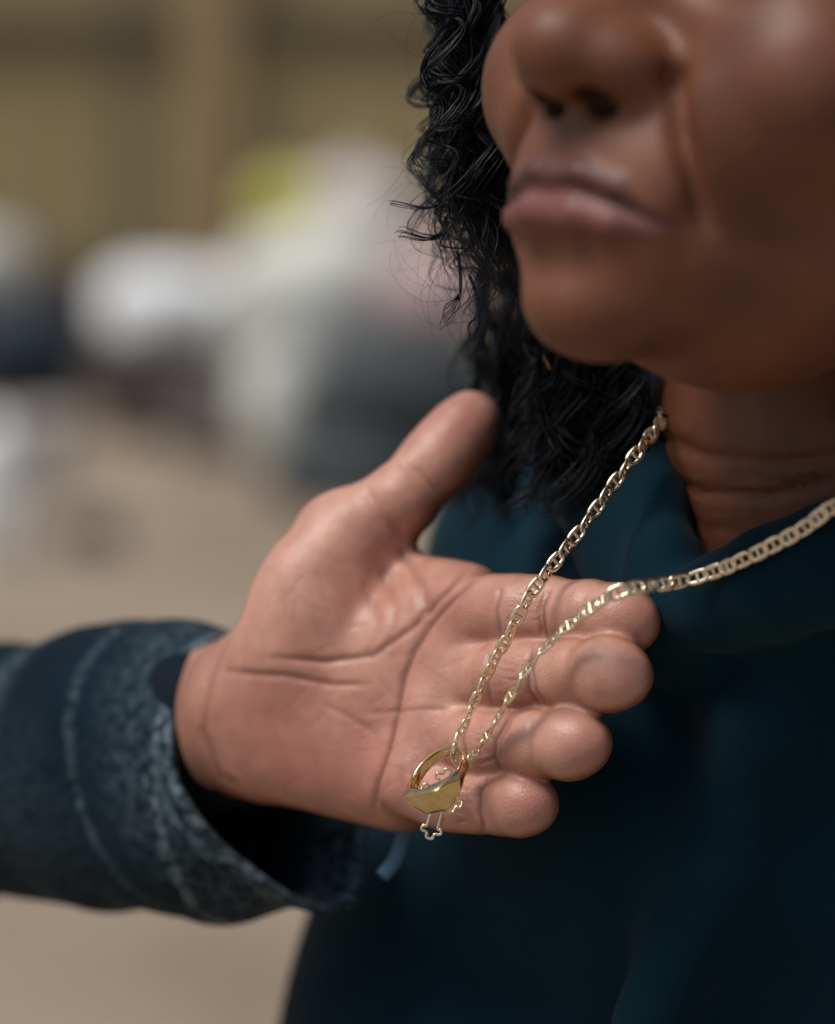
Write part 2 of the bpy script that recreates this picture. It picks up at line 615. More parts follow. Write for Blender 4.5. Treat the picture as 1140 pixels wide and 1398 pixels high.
def background():
    white = simple('white_cloth', (0.80, 0.85, 0.87), (0.87, 0.90, 0.91), 8, 0.6)
    pale = simple('pale_cloth', (0.56, 0.58, 0.53), (0.70, 0.71, 0.65), 8, 0.7)
    pale2 = simple('pale_pink_cloth', (0.55, 0.50, 0.48), (0.64, 0.58, 0.56), 8, 0.7)
    yel = simple('lime_cloth', (0.48, 0.47, 0.09), (0.58, 0.56, 0.13), 8, 0.7)
    dark = simple('slate_cloth', (0.030, 0.040, 0.044), (0.05, 0.062, 0.066), 8, 0.8)
    brown = simple('dark_brown_cloth', (0.055, 0.045, 0.045), (0.08, 0.066, 0.062), 8, 0.8)
    navy = simple('navy_cloth', (0.010, 0.024, 0.042), (0.018, 0.036, 0.058), 8, 0.7)
    grey = simple('grey_cloth', (0.34, 0.33, 0.31), (0.45, 0.43, 0.41), 8, 0.8)
    pink = simple('pink_cloth', (0.56, 0.40, 0.40), (0.64, 0.48, 0.47), 8, 0.8)
    g = 'bundles heaped in front of the fence'
    S = sack
    S('dark_sack', 228, 455, 600, 200, brown, 30, 'dark brown sack on the ground under the brightest white bundle', 'sack', g)
    S('dark_sack', 310, 520, 626, 190, brown, 31, 'dark brown sack shape put in for shadow, left of the small pale bundle', 'sack', g)  # dark body added where the heap only has shadow
    S('dark_sack', 545, 455, 655, 270, dark, 32, 'large slate grey sack on the ground beside the thumb', 'sack', g)
    S('dark_sack', 470, 600, 690, 220, dark, 33, 'low slate sack on the ground behind the thumb knuckle', 'sack', g, False)
    S('white_bundle', 240, 358, 470, 175, white, 34, 'brightest white bundle, left end of the heap', 'bundle', g, False, 11.0)
    S('pale_bundle', 420, 310, 560, 250, pale, 35, 'big pale grey bundle in the middle of the heap', 'bundle', g, True, 10.9)
    S('pale_bundle', 395, 480, 636, 115, pale, 36, 'small pale grey bundle in front, lowest of the heap', 'bundle', g)
    S('pale_bundle', 480, 232, 368, 170, pale2, 37, 'pinkish pale bundle on top of the heap, beside the yellow one', 'bundle', g, True, 11.1)
    S('yellow_bundle', 395, 238, 335, 95, yel, 38, 'lime yellow bundle on top of the heap', 'bundle', g, True, 10.9)
    S('pink_bundle', 595, 330, 470, 130, pink, 39, 'pink bundle at the right end of the heap, by the curls', 'bundle', g, True, 10.0)
    S('navy_sack', 15, 392, 560, 190, navy, 40, 'navy blue sack at the left edge of the picture', 'sack', g)
    S('grey_bundle', -8, 312, 408, 95, pale, 41, 'small pale bundle on top of the navy sack', 'bundle', g, False, 12.0)
    S('white_bundle', -12, 560, 772, 84, white, 42, 'tall white bundle at the left edge, below the navy sack', 'bundle', g)
    S('grey_bundle', 58, 560, 672, 90, grey, 43, 'round grey bundle beside the tall white one at the left edge', 'bundle', g, False)
    S('dark_sack', 130, 695, 752, 80, brown, 44, 'small dark lump lying on bare sandy ground', 'sack', g, False)


ground()
fence()
background()

# ------------------------------------------------------------------ person with the necklace: head and neck
STOM = P(752, 258, 0.664)
HS = 0.915
YAW, HPITCH, ROLL = math.radians(52), math.radians(1), math.radians(11)
R_HEAD = np.array(Matrix.Rotation(ROLL, 3, 'Y') @ Matrix.Rotation(-YAW, 3, 'Z') @ Matrix.Rotation(-HPITCH, 3, 'X'))


def head_local(p):
    return (p - STOM) @ R_HEAD / HS


def head_to_cam(q):
    return np.asarray(q) @ R_HEAD.T * HS + STOM


NECK = [P(1180, 330, 0.805), P(1188, 600, 0.806), P(1192, 800, 0.812), P(1195, 900, 0.87)]


def lip_curve(sgn, up):
    # half lip from midline to the corner (local mm)
    if up:
        return [(0, 2.2, 3.4), (sgn * 8, 2.4, 3.8), (sgn * 18, 6.2, 1.6), (sgn * 31, 14.5, -4.6)], [3.8, 3.9, 3.3, 1.3]
    return [(0, 3.0, -5.2), (sgn * 8, 3.2, -5.4), (sgn * 18, 7.0, -6.2), (sgn * 30.5, 14.5, -5.6)], [4.8, 4.7, 3.9, 1.4]


def head_sdf(p):
    q = head_local(p)
    qa = q.copy(); qa[:, 0] = np.abs(qa[:, 0])
    d = ell(q, (0, 92, 92), (73, 92, 88))
    d = smin(d, ell(q, (0, 66, 36), (56, 54, 72)), 20)
    d = smin(d, ell(q, (0, 50, -2), (45, 42, 28)), 18)                      # jaw
    d = smin(d, ell(qa, (50, 76, 6), (15, 24, 20)), 22)                     # jaw angle
    d = smin(d, ell(q, (0, 26, 6), (35, 24, 30)), 14)                        # muzzle
    d = smin(d, ell(q, (0, 21, -26), (19, 14.5, 12.5)), 13)                    # chin
    d = smin(d, ell(qa, (43, 35, 35), (25, 23, 26)), 14)                     # cheek
    d = smin(d, ell(qa, (30, 20, 82), (30, 14, 9)), 14)                      # brow
    d = smax(d, -ell(qa, (31, 12, 66), (17, 12, 11)), 10)                    # eye socket
    d = smin(d, ball(qa, (31, 27, 66), 14.0), 3)                             # lids
    d = smax(d, -ell(qa, (31, 12, 65.5), (12.5, 9, 4.6)), 1.5)
    # nose
    d = smin(d, cone(q, (0, 16, 72), (0, 4, 40), 8.5, 10.5), 9)
    d = smin(d, ell(q, (0, -4.5, 34.0), (13.5, 13.5, 12)), 8)
    d = smin(d, ell(qa, (13.5, 5.0, 32.0), (9.0, 11.5, 9.4)), 7)
    d = smax(d, -ell(qa, (9.0, 2.5, 23.0), (5.4, 7.0, 3.8)), 2.0)            # nostril
    d = smax(d, -cone(q, (0, -1.5, 17), (0, -3.5, 10), 1.6, 2.0), 4)          # philtrum
    # lips
    for s in (-1, 1):
        pu, ru = lip_curve(s, True)
        d = smin(d, chain_sdf(q, np.array(pu, float), ru, 3), 2.2)
    lo = None
    for s in (-1, 1):
        pl, rl = lip_curve(s, False)
        e = chain_sdf(q, np.array(pl, float), rl, 3)
        lo = e if lo is None else np.minimum(lo, e)
    d = smin(d, lo, 1.8)
    gro = chain_sdf(qa, np.array([(0, -2.2, -0.2), (9, -1.6, 0.4), (19, 3.5, -1.8), (34, 13.5, -6.6)]), [1.5, 1.5, 1.3, 1.4], 1)
    d = smax(d, -gro, 1.8)
    d = smax(d, -ell(q, (0, -1, -18.5), (17, 6.0, 4.2)), 7)                  # under-lip hollow
    # ears
    d = smin(d, ell(qa, (73, 98, 52), (6, 15, 28)), 6)
    d = d * HS
    # neck
    nk = chain_sdf(p, NECK, [54, 55, 52, 30], 20)
    d = smin(d, nk, 16)
    return d


def build_head(root):
    lo = np.array([5, 585, -70.0]); hi = np.array([270, 935, 240.0])
    V, Q = mesh_sdf(head_sdf, lo, hi, 1.7)
    q = head_local(V)
    qa = q.copy(); qa[:, 0] = np.abs(qa[:, 0])
    lip = np.full(len(V), 1e9)
    for s in (-1, 1):
        for up in (True, False):
            pu, ru = lip_curve(s, up)
            lip = np.minimum(lip, chain_sdf(q, np.array(pu, float), ru, 2))
    lipm = np.clip(1 - lip / 1.2, 0, 1) * (q[:, 1] < 18)
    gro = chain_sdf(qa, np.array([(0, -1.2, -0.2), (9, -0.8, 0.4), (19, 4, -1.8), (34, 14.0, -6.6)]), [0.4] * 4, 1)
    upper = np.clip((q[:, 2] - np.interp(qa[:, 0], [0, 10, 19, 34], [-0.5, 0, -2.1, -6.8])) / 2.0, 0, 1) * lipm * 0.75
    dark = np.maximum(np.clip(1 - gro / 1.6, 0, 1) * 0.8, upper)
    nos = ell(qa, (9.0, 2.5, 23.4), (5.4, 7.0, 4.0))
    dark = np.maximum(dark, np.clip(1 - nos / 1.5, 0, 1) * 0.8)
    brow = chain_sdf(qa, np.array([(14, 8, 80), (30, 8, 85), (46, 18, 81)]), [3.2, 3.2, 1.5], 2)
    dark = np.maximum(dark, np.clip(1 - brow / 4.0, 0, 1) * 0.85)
    # soft folds: from the wing of the nose past the mouth corner, and below the corner
    N = normals(head_sdf, V, 0.8)
    dsp = np.zeros(len(V))
    for pts, wd, dep in (([(25, 10, 31), (29, 11, 19), (35, 15, 5), (41, 20, -9), (43, 26, -20)], 2.8, 4.6),
                         ([(34, 13, 26), (40, 17, 14), (47, 23, 2)], 8.0, -2.4),
                         ([(33, 14, -4), (35, 19, -16), (33, 24, -26)], 4.0, 1.3)):
        g = chain_sdf(qa, np.array(pts, float), [0.01] * len(pts), 0.5)
        dsp += dep * np.exp(-(np.maximum(g, 0) / wd) ** 2)
    hol = np.linalg.norm((qa - np.array([43, 22, -3.0])) / np.array([11, 14, 13.0]), axis=1)
    dsp += 3.6 * np.exp(-hol ** 2)
    x, y = proj(V)
    nkm = np.clip((y - 540) / 30, 0, 1) * (N[:, 1] < 0.2)
    for pl, wd, dep in (([(890, 650), (960, 672), (1050, 676), (1150, 655)], 6, 1.6), ([(890, 590), (960, 622), (1060, 632), (1160, 622)], 7, 1.5),
                        ([(900, 690), (960, 720), (1020, 728)], 4, 0.7), ([(985, 648), (1080, 655), (1160, 640)], 4, 0.8), ([(905, 730), (950, 765), (1000, 780)], 4, 0.5)):
        dd, tt = seg_dist2d(x, y, pl)
        dsp += dep * nkm * np.exp(-(dd / wd) ** 2) * np.clip(np.minimum(tt, 1 - tt) * 8 + 0.1, 0, 1)
    V = V - N * dsp[:, None]
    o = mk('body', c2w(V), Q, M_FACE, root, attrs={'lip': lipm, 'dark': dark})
    return o


def build_eyes(root):
    m, nt, b = new_mat('eye')
    c = mix(nt, attr(nt, 'iris'), (0.62, 0.56, 0.50), (0.022, 0.011, 0.006))
    nt.links.new(c, b.inputs['Base Color'])
    b.inputs['Roughness'].default_value = 0.12
    n, k = 20, 28
    for sx in (-1, 1):
        T, F = np.meshgrid(np.linspace(0, np.pi, n), np.linspace(0, 2 * np.pi, k, endpoint=False), indexing='ij')
        d = np.stack([np.sin(T) * np.cos(F), -np.cos(T), np.sin(T) * np.sin(F)], -1).reshape(-1, 3)
        V = head_to_cam(d * 12.6 + np.array([sx * 31, 27, 66.0]))
        i, j = np.meshgrid(np.arange(n - 1), np.arange(k), indexing='ij')
        i = i.ravel(); j = j.ravel(); j2 = (j + 1) % k
        Q = np.stack([i * k + j, i * k + j2, (i + 1) * k + j2, (i + 1) * k + j], 1)
        iris = np.clip((-d[:, 1] - 0.86) / 0.04, 0, 1)
        mk('eye', c2w(V), Q, m, root, attrs={'iris': iris})


woman = empty('person', tuple(c2w(P(1190, 1398, 0.86)[None])[0] * np.array([1, 1, 0])))
tag(woman, 'person with black curly hair, navy hooded sweatshirt, face turned left, lips closed', 'person')
build_head(woman)
build_eyes(woman)


# ---- hooded sweatshirt
def rotz(a):
    a = math.radians(a)
    return np.array([[math.cos(a), -math.sin(a), 0], [math.sin(a), math.cos(a), 0], [0, 0, 1]])


_RT = rotz(-22)
COLLAR_R = [P(930, 838, 0.756), P(985, 822, 0.746), P(1060, 796, 0.734), P(1150, 768, 0.725)]
COLLAR_L = [P(930, 838, 0.756), P(905, 770, 0.767), P(888, 690, 0.782), P(880, 610, 0.80), P(890, 520, 0.83)]
FOLD_L = [P(925, 850, 0.772), P(868, 740, 0.794), P(815, 640, 0.825), P(790, 560, 0.85)]
FOLD_R = [P(1200, 775, 0.744), P(1095, 875, 0.754), P(1040, 1000, 0.761), P(975, 1180, 0.770), P(890, 1398, 0.775)]
RING_HI = [COLLAR_R[3], np.array([160, 737, -8.0]), np.array([193, 770, 0.0]), np.array([207, 815, 10.0]), np.array([190, 868, 20.0]), np.array([125, 892, 28.0]), np.array([68, 868, 28.0]), COLLAR_L[-1]]
RING_LO = [np.array([100, 766, -50.0]), np.array([130, 762, -48.0]), np.array([160, 752, -44.0]), np.array([200, 765, -38.0]), np.array([222, 815, -28.0]), np.array([205, 880, -20.0]), np.array([125, 905, -10.0]), np.array([60, 880, -10.0])]
SEAM = [P(880, 838, 0.772), P(930, 852, 0.764), P(980, 880, 0.760), P(1040, 900, 0.760), P(1100, 895, 0.757)]


def hood_sdf(p):
    d = ell(p, (175, 925, -170), (200, 146, 240), _RT)
    d = smin(d, chain_sdf(p, np.array([(63, 940, -20), (66, 935, -180), (70, 930, -300), (90, 930, -420.)]), [60, 106, 118, 125], 20), 50)
    d = smin(d, cone(p, (105, 850, -80), (270, 828, -70), 86, 92), 30)
    d = smin(d, cone(p, (250, 860, -70), (360, 860, -200), 80, 95), 40)
    d = smin(d, chain_sdf(p, FOLD_L, [15, 15, 16, 18], 8), 14)
    d = smin(d, chain_sdf(p, FOLD_R, [9, 11, 11, 10, 10], 8), 14)
    d = smin(d, chain_sdf(p, COLLAR_R, [7, 9.5, 11, 12], 6), 8)
    d = smin(d, chain_sdf(p, COLLAR_L, [7, 7.5, 8, 8, 8], 6), 6)
    d = smin(d, chain_sdf(p, RING_LO, [16, 20, 22, 22, 22, 22, 22, 22], 6), 14)
    d = smin(d, chain_sdf(p, RING_HI, [12, 14, 15, 16, 16, 15, 13, 8], 6), 8)
    d = smin(d, chain_sdf(p, [c + np.array([0, 6.0, 0]) for c in SEAM], [8, 8, 8, 8, 8], 4), 5)
    # seams
    st = np.array([c - np.array([0, 0.0, 0]) for c in COLLAR_L]) + np.array([-4.5, -6.5, 0])
    d = smax(d, -chain_sdf(p, st, [0.9] * 5, 1), 2.0)
    return d


def build_hood(root):
    lo = np.array([-75, 690, -330.0]); hi = np.array([300, 1080, 60.0])
    nz = SineNoise(11, 0.045); nz2 = SineNoise(12, 0.016)

    def f(p):
        w = np.stack([p[:, 0] * 1.6, p[:, 1], p[:, 2] * 0.8], 1)
        return hood_sdf(p) + 0.8 * nz(w) + 2.2 * nz2(w)
    V, Q = mesh_sdf(f, lo, hi, 2.6)
    o = mk('hooded_sweatshirt', c2w(V), Q, M_HOOD, root)
    # drawcord end below the hand
    pts = catmull(PL([(556, 1120, 0.815), (548, 1150, 0.812), (540, 1172, 0.81), (522, 1196, 0.808)]), 8)
    v, q = tube(pts, 2.0, 8)
    mk('drawcord', c2w(v), q, simple('cord_blue', (0.10, 0.22, 0.34), (0.14, 0.28, 0.42), 900, 0.8), root)
    return o


build_hood(woman)


# ---- curly hair on the far side of the face
def build_hair(root):
    r = np.random.default_rng(21)
    parts = []

    def left_edge(y):
        return np.interp(y, [-60, 0, 100, 180, 250, 300, 350, 420, 480, 560, 650, 760],
                         [600, 606, 612, 606, 596, 592, 606, 618, 640, 655, 660, 640])

    def right_edge(y):
        return np.interp(y, [-60, 0, 100, 200, 300, 480, 560, 650, 760], [680, 672, 668, 700, 730, 800, 890, 860, 780])

    def lock(xs, ys, Ds, wl_, amp0, ns, spread, rr):
        pts = np.array([P(x, y, dd) for x, y, dd in zip(xs, ys, Ds)])
        path = arclen_resample(catmull(pts, 6), 1.3)
        n = len(path)
        s = np.arange(n) * 1.3
        k = 2 * np.pi / wl_ * np.exp(np.convolve(r.normal(0, 1, n + 24), np.ones(25) / 25, 'valid') * 1.3)
        a = r.uniform(0, 6.28) + r.choice([-1, 1]) * np.cumsum(k) * 1.3
        am = amp0 * np.clip(0.3 + s / 60, 0, 1.2) * (1 + 0.4 * np.sin(s / r.uniform(12, 25) + r.uniform(0, 6)))
        ex, ey = r.uniform(0.6, 1.2), r.uniform(0.4, 1.0)
        for j in range(ns):
            g = np.linspace(0, 1, n)[:, None]
            drift = r.normal(0, spread, 3) * (0.5 + 1.3 * g ** 2) + r.normal(0, spread, 3) * np.sin(g * r.uniform(3, 9) + r.uniform(0, 6)) * 0.7
            jit = r.normal(0, 0.22)
            cj = np.stack([np.cos(a + jit) * am * ex, np.sin(a + jit) * am * ey, 0.45 * np.sin(a * 1.0 + 1 + jit) * am], 1)
            m = max(8, int(n * r.uniform(0.75, 1.0)))
            rad = r.uniform(*rr) * np.clip((m - np.arange(m)) / (0.3 * m), 0.12, 1)
            parts.append(tube((path + cj + drift)[:m], rad, 4))

    NL = 110
    for k in range(NL):
        u = (k + r.uniform(0, 1)) / NL
        end = r.uniform(400, 560)
        if u < 0.25: end = r.uniform(230, 450)
        ys = np.arange(-140, end, 26.0)
        wob = r.normal(0, 9, len(ys)).cumsum() * 0.35
        uu = np.clip(u + r.normal(0, 0.03, len(ys)).cumsum() * 0.5, -0.03, 1.0)
        xs = left_edge(ys) + (right_edge(ys) - left_edge(ys)) * uu + wob
        D = 0.770 + 0.03 * r.uniform(-0.5, 1) + 0.015 * uu
        Ds = np.clip(D + 0.012 * np.clip((ys - 420) / 200, 0, 1), 0.755, 0.83)
        if u < 0.3:
            lock(xs, ys, Ds, r.uniform(15, 25), r.uniform(3.4, 6.2), int(r.integers(4, 8)), 0.5, (0.10, 0.30))
        else:
            lock(xs, ys, Ds, r.uniform(22, 46), r.uniform(1.8, 3.8), int(r.integers(7, 12)), 0.9, (0.12, 0.32))
    for k in range(120):                                   # the mass lying on the shoulder below the chin
        x0 = r.uniform(655, 880); y0 = r.uniform(330, 520)
        ys = np.arange(y0, y0 + r.uniform(220, 400), 26.0)
        ys = ys[ys < 770 - 0.25 * abs(x0 - 700)]
        xs = x0 + (ys - y0) * r.uniform(-0.25, 0.06) + r.normal(0, 7, len(ys)).cumsum() * 0.35
        D = r.uniform(0.838, 0.858) if x0 < 735 else r.uniform(0.784, 0.80)
        lock(xs, ys, np.full(len(ys), D), r.uniform(14, 26), r.uniform(2.6, 5.0), int(r.integers(5, 9)), 0.8, (0.14, 0.36))
    for k in range(70):                                   # near side, behind the ear, and the nape
        a0 = r.uniform(-0.35, 1.9)
        x_, y_ = 80 * math.cos(a0), 108 + 84 * math.sin(a0)
        zs = np.arange(150, r.uniform(-110, -40), -9.0)
        g = np.clip((150 - zs) / 60, 0, 1)
        q = np.stack([x_ * (0.7 + 0.32 * g) + r.normal(0, 2, len(zs)).cumsum() * 0.3, 108 + (y_ - 108) * (0.7 + 0.32 * g) + r.normal(0, 2, len(zs)).cumsum() * 0.3, zs], 1)
        pc = head_to_cam(q)
        px_, py_ = proj(pc)
        if (px_ < 1180).any(): continue
        lock(px_, py_, pc[:, 1] / 1000, r.uniform(16, 34), r.uniform(2.4, 4.6), int(r.integers(5, 8)), 0.9, (0.14, 0.36))
    # finer flyaway hairs
    for k in range(120):
        y0 = r.uniform(-40, 430)
        x0 = left_edge(y0) + r.uniform(0, 60)
        D = r.uniform(0.757, 0.79)
        L = r.uniform(10, 36)
        n = 30
        t = np.linspace(0, 1, n)
        ang = r.uniform(2.2, 4.4) + np.cumsum(r.normal(0, 0.10, n)) + r.choice([-1, 1]) * t * r.uniform(0.5, 3.5)
        st = L / n
        path = P(x0, y0, D) + np.stack([np.cumsum(np.cos(ang) * st) * 0.7, np.cumsum(r.normal(0, 0.1, n)), np.cumsum(np.sin(ang) * st)], 1)
        parts.append(tube(path, 0.055 * np.linspace(1, 0.5, n), 3))
    # a few loose curls hanging outwards
    for (x0, y0, x1, y1) in ((620, 262, 540, 285), (610, 305, 548, 330), (625, 350, 612, 450), (640, 380, 655, 470), (612, 90, 588, -10), (620, 290, 574, 240)):
        for j in range(6):
            n = 26
            t = np.linspace(0, 1, n)[:, None]
            A = P(x0, y0, 0.765); Bp = P(x1 + r.normal(0, 3), y1 + r.normal(0, 4), 0.765)
            pp = A + (Bp - A) * t
            a = t[:, 0] * r.uniform(4, 6) + r.uniform(-0.3, 0.3)
            pp = pp + np.stack([np.sin(a) * 1.6, np.cos(a) * 1.2, np.cos(a + 1) * 2.0], 1)
            parts.append(tube(pp, 0.3 * np.linspace(1, 0.25, n), 4))
    V, Q = merge(parts)
    # hair over the crown: shell following the skull
    o = mk('hair', c2w(V), Q, M_HAIR, root)

    def cap(p):
        q = head_local(p)
        d = ell(q, (0, 98, 100), (80, 94, 92))
        back = 34 + 0.55 * np.clip(110 - q[:, 2], 0, 200)
        d = smax(d, back - q[:, 1], 6)
        d = smax(d, np.clip(62 - q[:, 2], -200, 200) - np.clip(q[:, 1] - 110, 0, 60), 8)
        return d + 1.4 * capn(q)
    capn = SineNoise(31, 0.25)
    lo = np.array([10, 660, 0.0]); hi = np.array([300, 990, 270.0])
    V, Q = mesh_sdf(cap, lo, hi, 4.0)
    mk('hair_crown', c2w(V), Q, M_HAIR, root)
    # dark mass of curls lying against the far neck and shoulder
    return o


build_hair(woman)


# ------------------------------------------------------------------ second person: hand and forearm
def PH(px, py, D):
    return P(px, py, D + 0.005)


F_INDEX = ([(600, 848, .792, 13), (685, 834, .7700, 9.6), (748, 836, .760, 8.9), (806, 841, .751, 8.6), (846, 846, .745, 8.0), (866, 851, .7425, 6.4)])
F_MIDDLE = ([(592, 912, .792, 13), (668, 926, .7690, 9.2), (728, 922, .757, 8.8), (785, 921, .745, 8.9), (830, 920, .736, 8.8), (852, 922, .732, 6.8)])
F_RING = ([(576, 982, .790, 12.5), (640, 1012, .769, 8.9), (680, 1017, .758, 8.4), (734, 1016, .747, 8.3), (778, 1015, .739, 8.2), (800, 1015, .7355, 6.3)])
F_PINKY = ([(556, 1050, .792, 12), (604, 1090, .770, 8.4), (652, 1094, .761, 7.6), (688, 1096, .754, 7.5), (713, 1097, .749, 7.1), (728, 1098, .7465, 5.6)])
THUMB = ([(402, 888, .811, 17), (472, 742, .811, 13), (545, 686, .808, 9.3), (594, 632, .812, 9.0), (632, 587, .8165, 8.5), (645, 570, .8185, 7.2)])


def fing(p, F, k=4.0):
    return chain_sdf(p, [PH(*f[:3]) for f in F], [f[3] for f in F], k)


def hand_sdf(p):
    W = PH(350, 965, .819)
    palm = None
    for F in (F_INDEX, F_MIDDLE, F_RING, F_PINKY):
        e = cone(p, W, PH(*F[0][:3]), 15, F[0][3])
        palm = e if palm is None else smin(palm, e, 9)
    palm = smin(palm, cone(p, PH(378, 1030, .815), PH(545, 1066, .7955), 13.5, 13.5), 9)      # hypothenar
    palm = smin(palm, cone(p, PH(402, 888, .811), PH(470, 742, .811), 17.0, 14), 10)        # thenar
    palm = smin(palm, ell(p, PH(425, 845, .802), (17, 13, 24)), 8)
    palm = smin(palm, cone(p, PH(540, 775, .812), PH(640, 815, .790), 5.5, 9), 9)           # web
    palm = smin(palm, cone(p, PH(480, 960, .812), PH(560, 900, .797), 13, 12), 10)
    # pads under the fingers
    for (x, y, D) in ((655, 840, .7765), (632, 925, .777), (605, 1000, .777), (570, 1065, .776)):
        palm = smin(palm, ball(p, PH(x, y, D), 10.0), 9)
    th = fing(p, THUMB[1:], 5)
    th = smin(th, ball(p, PH(612, 612, .8135), 8.9), 4)
    palm = smin(palm, th, 6)
    # fingers: kept apart by tight creases
    fg = None
    for F in (F_INDEX, F_MIDDLE, F_RING, F_PINKY):
        e = fing(p, F[1:], 3.0)
        tip = PH(*F[-1][:3]); dip = PH(*F[-2][:3])
        e = smin(e, ball(p, tip * 0.3 + dip * 0.7 + np.array([-0.5, -0.6, 0]), F[-2][3] * 0.93), 5)
        mid = (PH(*F[1][:3]) + PH(*F[2][:3])) * 0.5 + np.array([-2.0, -1.2, 0])
        e = smin(e, ball(p, mid, F[2][3] * 0.94), 4)
        fg = e if fg is None else smin(fg, e, 2.0)
    d = smin(palm, fg, 4.5)
    # wrist and forearm going back into the sleeve
    fa = smin(cone(p, PH(345, 940, .829), PH(20, 1010, .925), 14.5, 19), cone(p, PH(345, 1012, .826), PH(20, 1075, .925), 15, 19), 18)
    d = smin(d, fa, 9)
    return d


CREASES = [  # polyline px, width px, depth mm, pigment
    ([(640, 774), (600, 815), (564, 856), (508, 894), (445, 903), (365, 897)], 5.5, 0.9, 0.7),
    ([(652, 788), (620, 815), (589, 850), (565, 890), (551, 925), (533, 1006), (514, 1068), (511, 1118)], 5.5, 1.0, 0.75),
    ([(300, 915), (350, 920), (389, 922), (452, 934), (508, 934)], 5, 0.7, 0.5),
    ([(502, 975), (560, 968), (614, 968)], 4, 0.45, 0.4),
    ([(512, 1000), (470, 975), (440, 960)], 5, 0.4, 0.25),
    ([(545, 745), (575, 800), (585, 845)], 9, 1.2, 0.3),
    ([(520, 770), (540, 830), (530, 890)], 8, 0.6, 0.2),
    ([(500, 790), (515, 850), (500, 905)], 8, 0.5, 0.15),
    ([(545, 632), (575, 645), (600, 672)], 5, 0.6, 0.30),                                                    # thumb
    ([(500, 668), (520, 705), (555, 735)], 8, 0.8, 0.2),
    ([(684, 800), (678, 835), (684, 872)], 4, 0.6, 0.45),                                                    # finger base creases
    ([(668, 888), (662, 925), (672, 968)], 4, 0.7, 0.5),
    ([(640, 975), (630, 1010), (640, 1050)], 4, 0.7, 0.5),
    ([(604, 1062), (598, 1090), (606, 1130)], 4, 0.6, 0.45),
    ([(752, 800), (741, 830), (744, 862), (752, 880)], 4.0, 0.8, 0.65),                                       # PIP
    ([(744, 804), (735, 835), (740, 872)], 2.5, 0.5, 0.35),
    ([(728, 880), (718, 915), (722, 945), (740, 968)], 4.0, 0.8, 0.65),
    ([(737, 880), (727, 915), (733, 945), (748, 966)], 2.5, 0.5, 0.4),
    ([(694, 976), (676, 1010), (674, 1035), (688, 1058)], 4.0, 0.8, 0.65),
    ([(700, 980), (684, 1012), (682, 1040)], 2.5, 0.4, 0.35),
    ([(668, 1058), (654, 1082), (654, 1110), (664, 1136)], 4.0, 0.8, 0.6),
    ([(780, 882), (772, 915), (778, 954)], 6.0, 0.35, 0.12),                                                   # DIP
    ([(798, 810), (790, 840), (796, 870)], 6.0, 0.3, 0.12),
    ([(728, 982), (722, 1010), (728, 1050)], 6.0, 0.35, 0.12),
    ([(312, 872), (285, 930), (278, 1000), (300, 1060), (330, 1075)], 6, 1.0, 0.35),                          # wrist
]
for _b, (x0, x1, ya, yb) in enumerate(((672, 722, 895, 960), (645, 676, 990, 1045), (615, 650, 1070, 1125), (690, 740, 810, 870))):
    _r = random.Random(60 + _b)
    for _k in range(22):
        yy = _r.uniform(ya, yb); xx = _r.uniform(x0, x1 - 14); ll = _r.uniform(8, 22)
        CREASES.append(([(xx, yy), (xx + ll, yy + _r.uniform(-3, 3))], 1.3, 0.2, 0.25))
_r = random.Random(77)
for _k in range(55):
    xx = _r.uniform(380, 600); yy = _r.uniform(800, 1090); an = _r.uniform(-0.9, 0.9) + (0 if _r.random() < 0.6 else 1.2); ll = _r.uniform(18, 60)
    CREASES.append(([(xx, yy), (xx + ll * math.cos(an), yy - ll * math.sin(an))], _r.uniform(2.2, 4.5), 0.10, 0.13))


